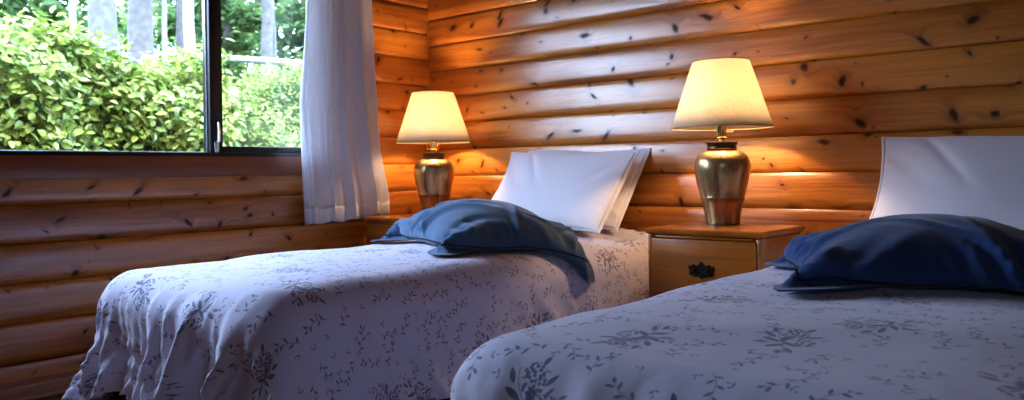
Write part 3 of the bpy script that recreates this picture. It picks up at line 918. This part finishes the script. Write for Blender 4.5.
# ------------------------------------------------------------------ lamps
def make_lamp(label, loc, rot):
    t = empty('table_lamp', loc, rot, label=label, cat='lamp', group='table lamps')
    k = .004
    def zz(v): return .004 * (222.5 - v)
    body = [(.060, .0), (.066, .002), (.068, .008), (.067, .016), (.072, .05), (.079, .085), (.085, .103), (.0856, .1035), (.0872, .1055), (.0872, .109), (.0866, .111), (.0945, .145), (.1025, .18), (.1085, .212), (.1105, .235), (.107, .256), (.0975, .2745), (.082, .2875), (.066, .2945), (.058, .297)]
    from_bm('urn_body', lathe(bmesh.new(), body, 56), M['bronze'], t, angle=50)
    from_bm('neck_collar', lathe(bmesh.new(), [(.054, .296), (.060, .300), (.057, .305), (.058, .318), (.062, .322), (.062, .327), (.04, .330), (.012, .331)], 40), M['dark_brass'], t, angle=50)
    from_bm('socket', lathe(bmesh.new(), [(.012, .330), (.012, .338), (.019, .340), (.021, .346), (.017, .350), (.0185, .356), (.0195, .39), (.021, .392), (.021, .402), (.016, .406)], 24), M['brass'], t, angle=40)
    bm = bmesh.new(); tube(bm, [(.019, 0, .368), (.04, 0, .368)], .003, 8)
    r = bmesh.ops.create_uvsphere(bm, u_segments=12, v_segments=8, radius=.007)
    for v in r['verts']: v.co = Vector((v.co.x * .6 + .042, v.co.y, v.co.z + .368))
    from_bm('switch_key', bm, M['brass'], t, angle=60)
    for s in (-1, 1):
        bm = bmesh.new()
        tube(bm, [(0, s * .012, .345), (0, s * .036, .350), (0, s * .040, .362), (0, s * .040, .40), (0, s * .058, .46), (0, s * .058, .53), (0, s * .04, .585), (0, s * .012, .612), (0, 0, .614)], .0022, 8)
        from_bm('harp', bm, M['brass'], t, smooth=True)
    from_bm('bulb', lathe(bmesh.new(), [(.013, .406), (.014, .42), (.022, .438), (.029, .458), (.030, .473), (.025, .49), (.012, .502), (.002, .505)], 24), M['bulb'], t, smooth=True)
    sh = from_bm('lamp_shade', lathe(bmesh.new(), [(.199, .387), (.199 + (.112 - .199) * .5, .387 + .264 * .5), (.112, .651)], 72, cap=False), M['shade'], t, smooth=True)
    s = sh.modifiers.new('thickness', 'SOLIDIFY'); s.thickness = .0016
    for rr, z in ((.1995, .3865), (.1125, .6515)):
        bm = bmesh.new()
        tube(bm, [(rr * math.cos(2 * PI * i / 64), rr * math.sin(2 * PI * i / 64), z) for i in range(65)], .0024, 6)
        from_bm('rim', bm, M['shade_trim'], sh, smooth=True)
    bm = bmesh.new()
    for i in range(3):
        a = 2 * PI * i / 3 + .4
        tube(bm, [(0, 0, .616), (.11 * math.cos(a), .11 * math.sin(a), .645)], .0018, 6)
    lathe(bm, [(.012, .613), (.012, .618)], 16)
    from_bm('spider', bm, M['brass'], sh, smooth=True)
    from_bm('finial', lathe(bmesh.new(), [(.004, .618), (.008, .624), (.005, .632), (.009, .642), (.005, .654), (.001, .658)], 16), M['brass'], t, smooth=True)
    t.scale = (.985, .985, .985)
    return t
LAMPS = [((-1.437, 2.985, .6302), .5), ((-3.09, 3.015, .6302), 1.9)]
make_lamp('bronze urn table lamp with a cream shade on the nightstand between the beds', *LAMPS[0])
make_lamp('bronze urn table lamp with a cream shade in the corner beside the curtain', *LAMPS[1])
for i, (p, _) in enumerate(LAMPS):
    l = bpy.data.lights.new('lamp_glow', 'POINT'); l.energy = 20; l.color = (1., .71, .45); l.shadow_soft_size = .034
    o = bpy.data.objects.new('lamp_glow', l); C.objects.link(o); o.location = (p[0], p[1], p[2] + .505)

# ------------------------------------------------------------------ curtain
def make_curtain():
    nu, nv = 150, 60
    V, UVs = [], []
    ztop, zbot = 2.178, .606
    for j in range(nv + 1):
        v = j / nv
        z0 = ztop + (zbot - ztop) * v
        # edges follow the hang of the cloth
        yl = 2.405 + (2.325 - 2.405) * min(1, v / .62) ** 1.2 + (.028 * max(0, (v - .62) / .38))
        yr = 2.765 + .09 * v ** 1.5 + .03 * math.exp(-((v - .93) / .09) ** 2)
        for i in range(nu + 1):
            u = i / nu
            w = u + .012 * math.sin(5 * v + 7 * u)
            y = yl + (yr - yl) * u
            ph = 2 * PI * (3.6 * w + .45 * w * w)
            amp = (.030 + .016 * v) * (.75 + .4 * math.sin(2.3 * u * PI + .6 + v))
            x = -3.318 + .8 * amp * math.sin(ph) + .010 * math.sin(2.2 * ph + 2 * v + .5) * v + .004 * math.sin(ph * 4.1)
            y += .014 * math.cos(ph) * (.5 + .5 * v)
            z = z0 + (.018 * u + .006 * math.sin(ph)) * v
            V.append((x, y, z)); UVs.append((u * 1.2, z))
    f = grid_faces(nv + 1, nu + 1)
    o = from_data('curtain', V, f, M['curtain'], uv=UVs)
    s = o.modifiers.new('thickness', 'SOLIDIFY'); s.thickness = .0015
    tag(o, 'white curtain panel hanging in soft folds at the right side of the window', 'curtain')
    # stitched bottom hem
    j0 = int(nv * .965)
    hv = []; n = nu + 1
    for j in range(j0, nv + 1):
        for i in range(n):
            p = V[j * n + i]; q0 = V[j * n + max(0, i - 1)]; q1 = V[j * n + min(nu, i + 1)]
            t = Vector((q1[0] - q0[0], q1[1] - q0[1], 0)).normalized()
            nn = Vector((t.y, -t.x, 0)) * .0035
            hv.append((p[0] + nn.x, p[1] + nn.y, p[2] - .001))
    h = from_data('bottom_hem', hv, grid_faces(nv + 1 - j0, n), M['curtain'], o)
    s = h.modifiers.new('thickness', 'SOLIDIFY'); s.thickness = .0015
make_curtain()
rod = empty('curtain_rod', (XW, 1.35, 2.2), label='dark metal curtain rod fixed above the window, carrying the white curtain', cat='curtain rod')
bm = bmesh.new(); tube(bm, [(.11, -1.45, 0), (.11, 1.62, 0)], .011, 14); from_bm('pole', bm, M['rod'], rod, smooth=True)
for y in (-1.4, 1.58):
    bm = bmesh.new(); bx(bm, (.02, y - .012, -.03), (.032, y + .012, .03), .002); tube(bm, [(.03, y, 0), (.11, y, 0)], .006, 8)
    from_bm('bracket', bm, M['rod'], rod, angle=40)

# ------------------------------------------------------------------ outdoors
LM = {
    'hedge': leafmat('broad_hedge_leaf', (.070, .130, .020), (.34, .40, .105), .4, .35),
    'core': plain('painted_inner_shade', (.03, .055, .012), .9, 0, .4, 30),
    'bush': leafmat('fine_bush_leaf', (.11, .17, .035), (.29, .33, .11), .45, .5),
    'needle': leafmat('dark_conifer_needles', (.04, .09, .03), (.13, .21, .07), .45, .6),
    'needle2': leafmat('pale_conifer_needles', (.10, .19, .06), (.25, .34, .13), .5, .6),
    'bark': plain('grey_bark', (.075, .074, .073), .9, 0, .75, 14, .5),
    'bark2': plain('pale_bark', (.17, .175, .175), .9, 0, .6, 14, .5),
    'bark3': plain('brown_bark', (.085, .078, .072), .9, 0, .65, 14, .5),
    'soil': plain('forest_floor', (.05, .07, .025), 1., 0, .5, 6),
    'rail': plain('weathered_white_rail', (.20, .23, .26), .6, 0, .2, 9),
}
tag(box_obj('ground', (-34, -30, -.75), (12, 30, -.5), LM['soil']), kind='structure')

def leaves_mesh(name, pos, nrm, L, W, mat, parent, seed=0, cup=.25):
    """one bent six-sided blade per position"""
    r = np.random.default_rng(seed)
    n = len(pos)
    nrm = nrm / (np.linalg.norm(nrm, axis=1, keepdims=True) + 1e-9)
    t = r.standard_normal((n, 3)); t -= (t * nrm).sum(1, keepdims=True) * nrm
    t /= np.linalg.norm(t, axis=1, keepdims=True) + 1e-9
    s = np.cross(nrm, t)
    l = L * r.uniform(.65, 1.25, (n, 1)); w = W * r.uniform(.7, 1.2, (n, 1))
    tmpl = [(0, 0, 0), (.35, .5, 1), (.75, .42, .8), (1.05, 0, .1), (.75, -.42, .8), (.35, -.5, 1)]
    V = np.stack([pos + t * l * a + s * w * b + nrm * (c * cup * w) for a, b, c in tmpl], 1)
    b = (np.arange(n) * 6)[:, None]
    F = np.concatenate([b + np.array([[0, 1, 2, 3]]), b + np.array([[0, 3, 4, 5]])])
    return from_data(name, V.reshape(-1, 3), F, mat, parent, smooth=False)

def hedge_thing(name, label, cat, x0, x1, y0, y1, zb, ztop, n, L, W, mat, seed):
    root = empty(name, ((x0 + x1) / 2, (y0 + y1) / 2, zb), label=label, cat=cat)
    r = np.random.default_rng(seed)
    ox, oy = (x0 + x1) / 2, (y0 + y1) / 2
    def bulge(y, z): return .16 * np.sin(y * 3.1 + seed) + .11 * np.sin(y * 7.3 + z * 4.) + .10 * np.sin(z * 6.1 + y * 2.)
    def top(y): return ztop + .10 * np.sin(y * 2.7 + seed) + .06 * np.sin(y * 6.1)
    m = int(n * .7)
    y = r.uniform(y0, y1, m); z = zb + (top(y) - zb) * r.uniform(0, 1, m) ** .8
    rnd = np.clip((z - top(y) + .35) / .35, 0, 1) ** 2 * .35
    x = x1 + bulge(y, z) * .8 - rnd + r.normal(0, .06, m)
    nr = np.stack([np.full(m, .7), r.normal(0, .45, m), .55 + r.normal(0, .45, m)], 1)
    y2 = r.uniform(y0, y1, n - m); x2 = r.uniform(x0, x1, n - m)
    z2 = top(y2) - .05 + r.normal(0, .07, n - m)
    nr2 = np.stack([r.normal(.2, .5, n - m), r.normal(0, .5, n - m), np.full(n - m, .9)], 1)
    P = np.concatenate([np.stack([x, y, z], 1), np.stack([x2, y2, z2], 1)]) - np.array([ox, oy, zb])
    leaves_mesh('leaves', P, np.concatenate([nr, nr2]), L, W, mat, root, seed)
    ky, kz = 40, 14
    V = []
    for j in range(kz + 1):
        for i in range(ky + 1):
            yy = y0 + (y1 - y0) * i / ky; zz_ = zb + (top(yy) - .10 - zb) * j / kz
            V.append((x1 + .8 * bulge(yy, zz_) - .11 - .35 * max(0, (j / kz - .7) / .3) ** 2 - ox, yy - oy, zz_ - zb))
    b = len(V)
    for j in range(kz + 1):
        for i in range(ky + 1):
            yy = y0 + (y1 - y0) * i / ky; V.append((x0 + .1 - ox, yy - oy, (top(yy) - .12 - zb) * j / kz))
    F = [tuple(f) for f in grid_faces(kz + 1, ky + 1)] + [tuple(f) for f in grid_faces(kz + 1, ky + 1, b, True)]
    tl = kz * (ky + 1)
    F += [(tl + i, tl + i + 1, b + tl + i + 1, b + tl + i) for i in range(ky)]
    from_data('shade_core', V, F, LM['core'], root)  # dark backing sheet, its colour stands in for shade between the leaves
    return root

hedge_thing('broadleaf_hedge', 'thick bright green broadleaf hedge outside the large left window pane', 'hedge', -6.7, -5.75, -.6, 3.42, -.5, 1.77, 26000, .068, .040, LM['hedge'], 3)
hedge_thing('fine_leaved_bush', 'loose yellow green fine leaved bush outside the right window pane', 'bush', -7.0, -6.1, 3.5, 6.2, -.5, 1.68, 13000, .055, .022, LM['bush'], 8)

def tree(label, x, y, r, h, bark, crown, seed, group='forest trees behind the hedge', lean=(0, 0), cr=None):
    root = empty('forest_tree', (x, y, -.5), label=label, cat='tree', group=group)
    rr = random.Random(seed)
    bm = bmesh.new()
    pts = []; rad = []
    for i in range(15):
        f = i / 14
        pts.append((lean[0] * f + rr.uniform(-.02, .02), lean[1] * f + rr.uniform(-.02, .02), h * f)); rad.append(r * (1.25 if i == 0 else 1.0) * (1 - .55 * f))
    tube(bm, pts, rad, 18)
    for k in range(7):
        z = h * rr.uniform(.62, .92); a = rr.uniform(0, 2 * PI); L = rr.uniform(.25, .45)
        tube(bm, [(lean[0] * z / h, lean[1] * z / h, z), (lean[0] * z / h + math.cos(a) * L * .5, lean[1] * z / h + math.sin(a) * L * .5, z + .1), (lean[0] * z / h + math.cos(a) * L, lean[1] * z / h + math.sin(a) * L, z - .1)], [r * .18, r * .12, .01], 6)
    from_bm('trunk', bm, bark, root, smooth=True)
    g = np.random.default_rng(seed)
    n, z0, z1, rad_, mat = crown
    # boughs: clumps of blades along drooping arms
    nb = max(8, n // 90); P = []; Nn = []
    for b in range(nb):
        z = g.uniform(z0, z1); a = g.uniform(0, 2 * PI); R = rad_ * (1 - .5 * (z - z0) / (z1 - z0 + 1e-6)) * g.uniform(.6, 1.15)
        q = n // nb; s = g.uniform(.1, 1, q) ** .7
        c = np.stack([np.cos(a) * R * s, np.sin(a) * R * s, z - .35 * R * s ** 2], 1) + g.normal(0, 1, (q, 3)) * np.array([.16, .16, .07])
        P.append(c); Nn.append(np.stack([g.normal(0, .5, q), g.normal(0, .5, q), np.ones(q)], 1))
    leaves_mesh('needle_boughs', np.concatenate(P), np.concatenate(Nn), .24, .11, mat, root, seed)
    return root

def ray_at(u, x):           # where the sight line through picture column u meets the plane x
    a = (u - 512) / 812.4; yaw = .70186
    dx = -math.sin(yaw) + a * math.cos(yaw); dy = math.cos(yaw) + a * math.sin(yaw)
    return x * dy / dx
def rad_px(px, x, u):
    a = (u - 512) / 812.4
    return px / 812.4 * x / (-math.sin(.70186) + a * math.cos(.70186)) / 2
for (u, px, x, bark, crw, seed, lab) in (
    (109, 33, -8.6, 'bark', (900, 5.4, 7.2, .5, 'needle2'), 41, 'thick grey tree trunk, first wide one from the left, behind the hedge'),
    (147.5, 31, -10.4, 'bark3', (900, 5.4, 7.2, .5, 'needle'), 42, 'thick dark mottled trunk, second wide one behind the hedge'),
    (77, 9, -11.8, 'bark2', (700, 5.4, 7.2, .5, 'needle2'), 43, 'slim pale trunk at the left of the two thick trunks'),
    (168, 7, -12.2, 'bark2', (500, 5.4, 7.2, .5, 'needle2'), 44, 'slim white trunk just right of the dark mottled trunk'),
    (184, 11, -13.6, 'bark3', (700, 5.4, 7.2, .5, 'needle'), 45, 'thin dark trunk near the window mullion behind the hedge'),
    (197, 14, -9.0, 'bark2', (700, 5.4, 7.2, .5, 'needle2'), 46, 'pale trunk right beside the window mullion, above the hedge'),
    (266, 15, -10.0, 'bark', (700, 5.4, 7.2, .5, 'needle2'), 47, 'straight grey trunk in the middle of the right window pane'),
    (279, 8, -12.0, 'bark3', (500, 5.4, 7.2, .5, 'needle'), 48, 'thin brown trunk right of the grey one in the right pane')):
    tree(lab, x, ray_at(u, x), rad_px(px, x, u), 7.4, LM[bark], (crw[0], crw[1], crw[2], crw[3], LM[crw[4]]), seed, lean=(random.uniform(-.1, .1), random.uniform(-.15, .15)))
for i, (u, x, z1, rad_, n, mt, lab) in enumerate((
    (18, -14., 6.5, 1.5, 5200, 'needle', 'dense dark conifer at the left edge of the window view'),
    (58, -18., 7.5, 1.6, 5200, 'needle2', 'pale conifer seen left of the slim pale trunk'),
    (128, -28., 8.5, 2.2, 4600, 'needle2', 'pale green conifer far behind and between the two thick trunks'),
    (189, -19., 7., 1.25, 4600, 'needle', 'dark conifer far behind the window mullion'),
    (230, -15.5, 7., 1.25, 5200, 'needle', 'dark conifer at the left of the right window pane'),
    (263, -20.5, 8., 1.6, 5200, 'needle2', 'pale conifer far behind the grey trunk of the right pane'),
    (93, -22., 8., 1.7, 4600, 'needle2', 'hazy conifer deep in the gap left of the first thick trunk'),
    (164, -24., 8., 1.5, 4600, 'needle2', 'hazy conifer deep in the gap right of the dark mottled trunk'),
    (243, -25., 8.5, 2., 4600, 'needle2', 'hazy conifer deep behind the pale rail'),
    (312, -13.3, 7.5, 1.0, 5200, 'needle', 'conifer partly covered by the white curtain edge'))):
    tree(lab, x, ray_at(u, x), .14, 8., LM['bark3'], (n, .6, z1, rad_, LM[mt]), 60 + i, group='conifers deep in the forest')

rl = empty('pale_rail', (-8.4, 6.2, -.5), label='pale horizontal rail crossing behind the bush in the right pane', cat='rail')
yA, yB = ray_at(221, -8.4) - 6.2 - .25, ray_at(306, -8.4) - 6.2 + .8
bm = bmesh.new(); tube(bm, [(0, yA, 2.67), (0, yB, 2.75)], .035, 12); from_bm('bar', bm, LM['rail'], rl, smooth=True)
for y, z in ((yA + .05, 2.64), (yB - .05, 2.71)):
    bm = bmesh.new(); bx(bm, (-.05, y - .05, 0), (.05, y + .05, z), .008); from_bm('post', bm, LM['bark3'], rl, angle=40)

# ------------------------------------------------------------------ light
w = bpy.data.worlds.new('sky'); bpy.context.scene.world = w; w.use_nodes = True
bg = w.node_tree.nodes['Background']; bg.inputs[0].default_value = (.54, .69, 1., 1); bg.inputs[1].default_value = 16.
s = bpy.data.lights.new('sun', 'SUN'); s.energy = 6.; s.angle = math.radians(12); s.color = (1., .97, .88)
so = bpy.data.objects.new('sun', s); C.objects.link(so); so.rotation_euler = (math.radians(20), math.radians(38), 0)
def portal(name, loc, rot, sx, sy):
    l = bpy.data.lights.new(name, 'AREA'); l.shape = 'RECTANGLE'; l.size = sx; l.size_y = sy; l.cycles.is_portal = True
    o = bpy.data.objects.new(name, l); C.objects.link(o); o.location = loc; o.rotation_euler = rot
portal('window_portal', (XW - .12, (WY0 + WY1) / 2, (WZ0 + WZ1) / 2), (0, -PI / 2, 0), WZ1 - WZ0, WY1 - WY0)
portal('fill_window_portal', ((FX0 + FX1) / 2, YF - .12, (FZ0 + FZ1) / 2), (PI / 2, 0, 0), FX1 - FX0, FZ1 - FZ0)

# ------------------------------------------------------------------ camera
yaw, roll = .70186, -.014374
d = Vector((-math.sin(yaw), math.cos(yaw), 0)); r0 = Vector((math.cos(yaw), math.sin(yaw), 0)); u0 = r0.cross(d)
r1 = r0 * math.cos(roll) + u0 * math.sin(roll); u1 = -r0 * math.sin(roll) + u0 * math.cos(roll)
cd = bpy.data.cameras.new('camera'); cam = bpy.data.objects.new('camera', cd); C.objects.link(cam)
mw = Matrix((r1, u1, -d)).transposed().to_4x4(); mw.translation = (0, 0, .85)
cam.matrix_world = mw
cd.sensor_width = 36; cd.lens = 812.4 / 1024 * 36; cd.shift_y = -(200 - 171.465) / 1024
cd.dof.use_dof = True; cd.dof.focus_distance = 2.3; cd.dof.aperture_fstop = 5.
cd.clip_start = .02
sc = bpy.context.scene
sc.camera = cam
sc.view_settings.view_transform = 'Standard'
sc.view_settings.look = 'None'
sc.view_settings.exposure = .52
sc.view_settings.gamma = .86
sc.cycles.use_denoising = True
sc.cycles.max_bounces = 10; sc.cycles.diffuse_bounces = 5; sc.cycles.transparent_max_bounces = 12
sc.cycles.sample_clamp_indirect = 6.
sc.cycles.caustics_reflective = False; sc.cycles.caustics_refractive = False
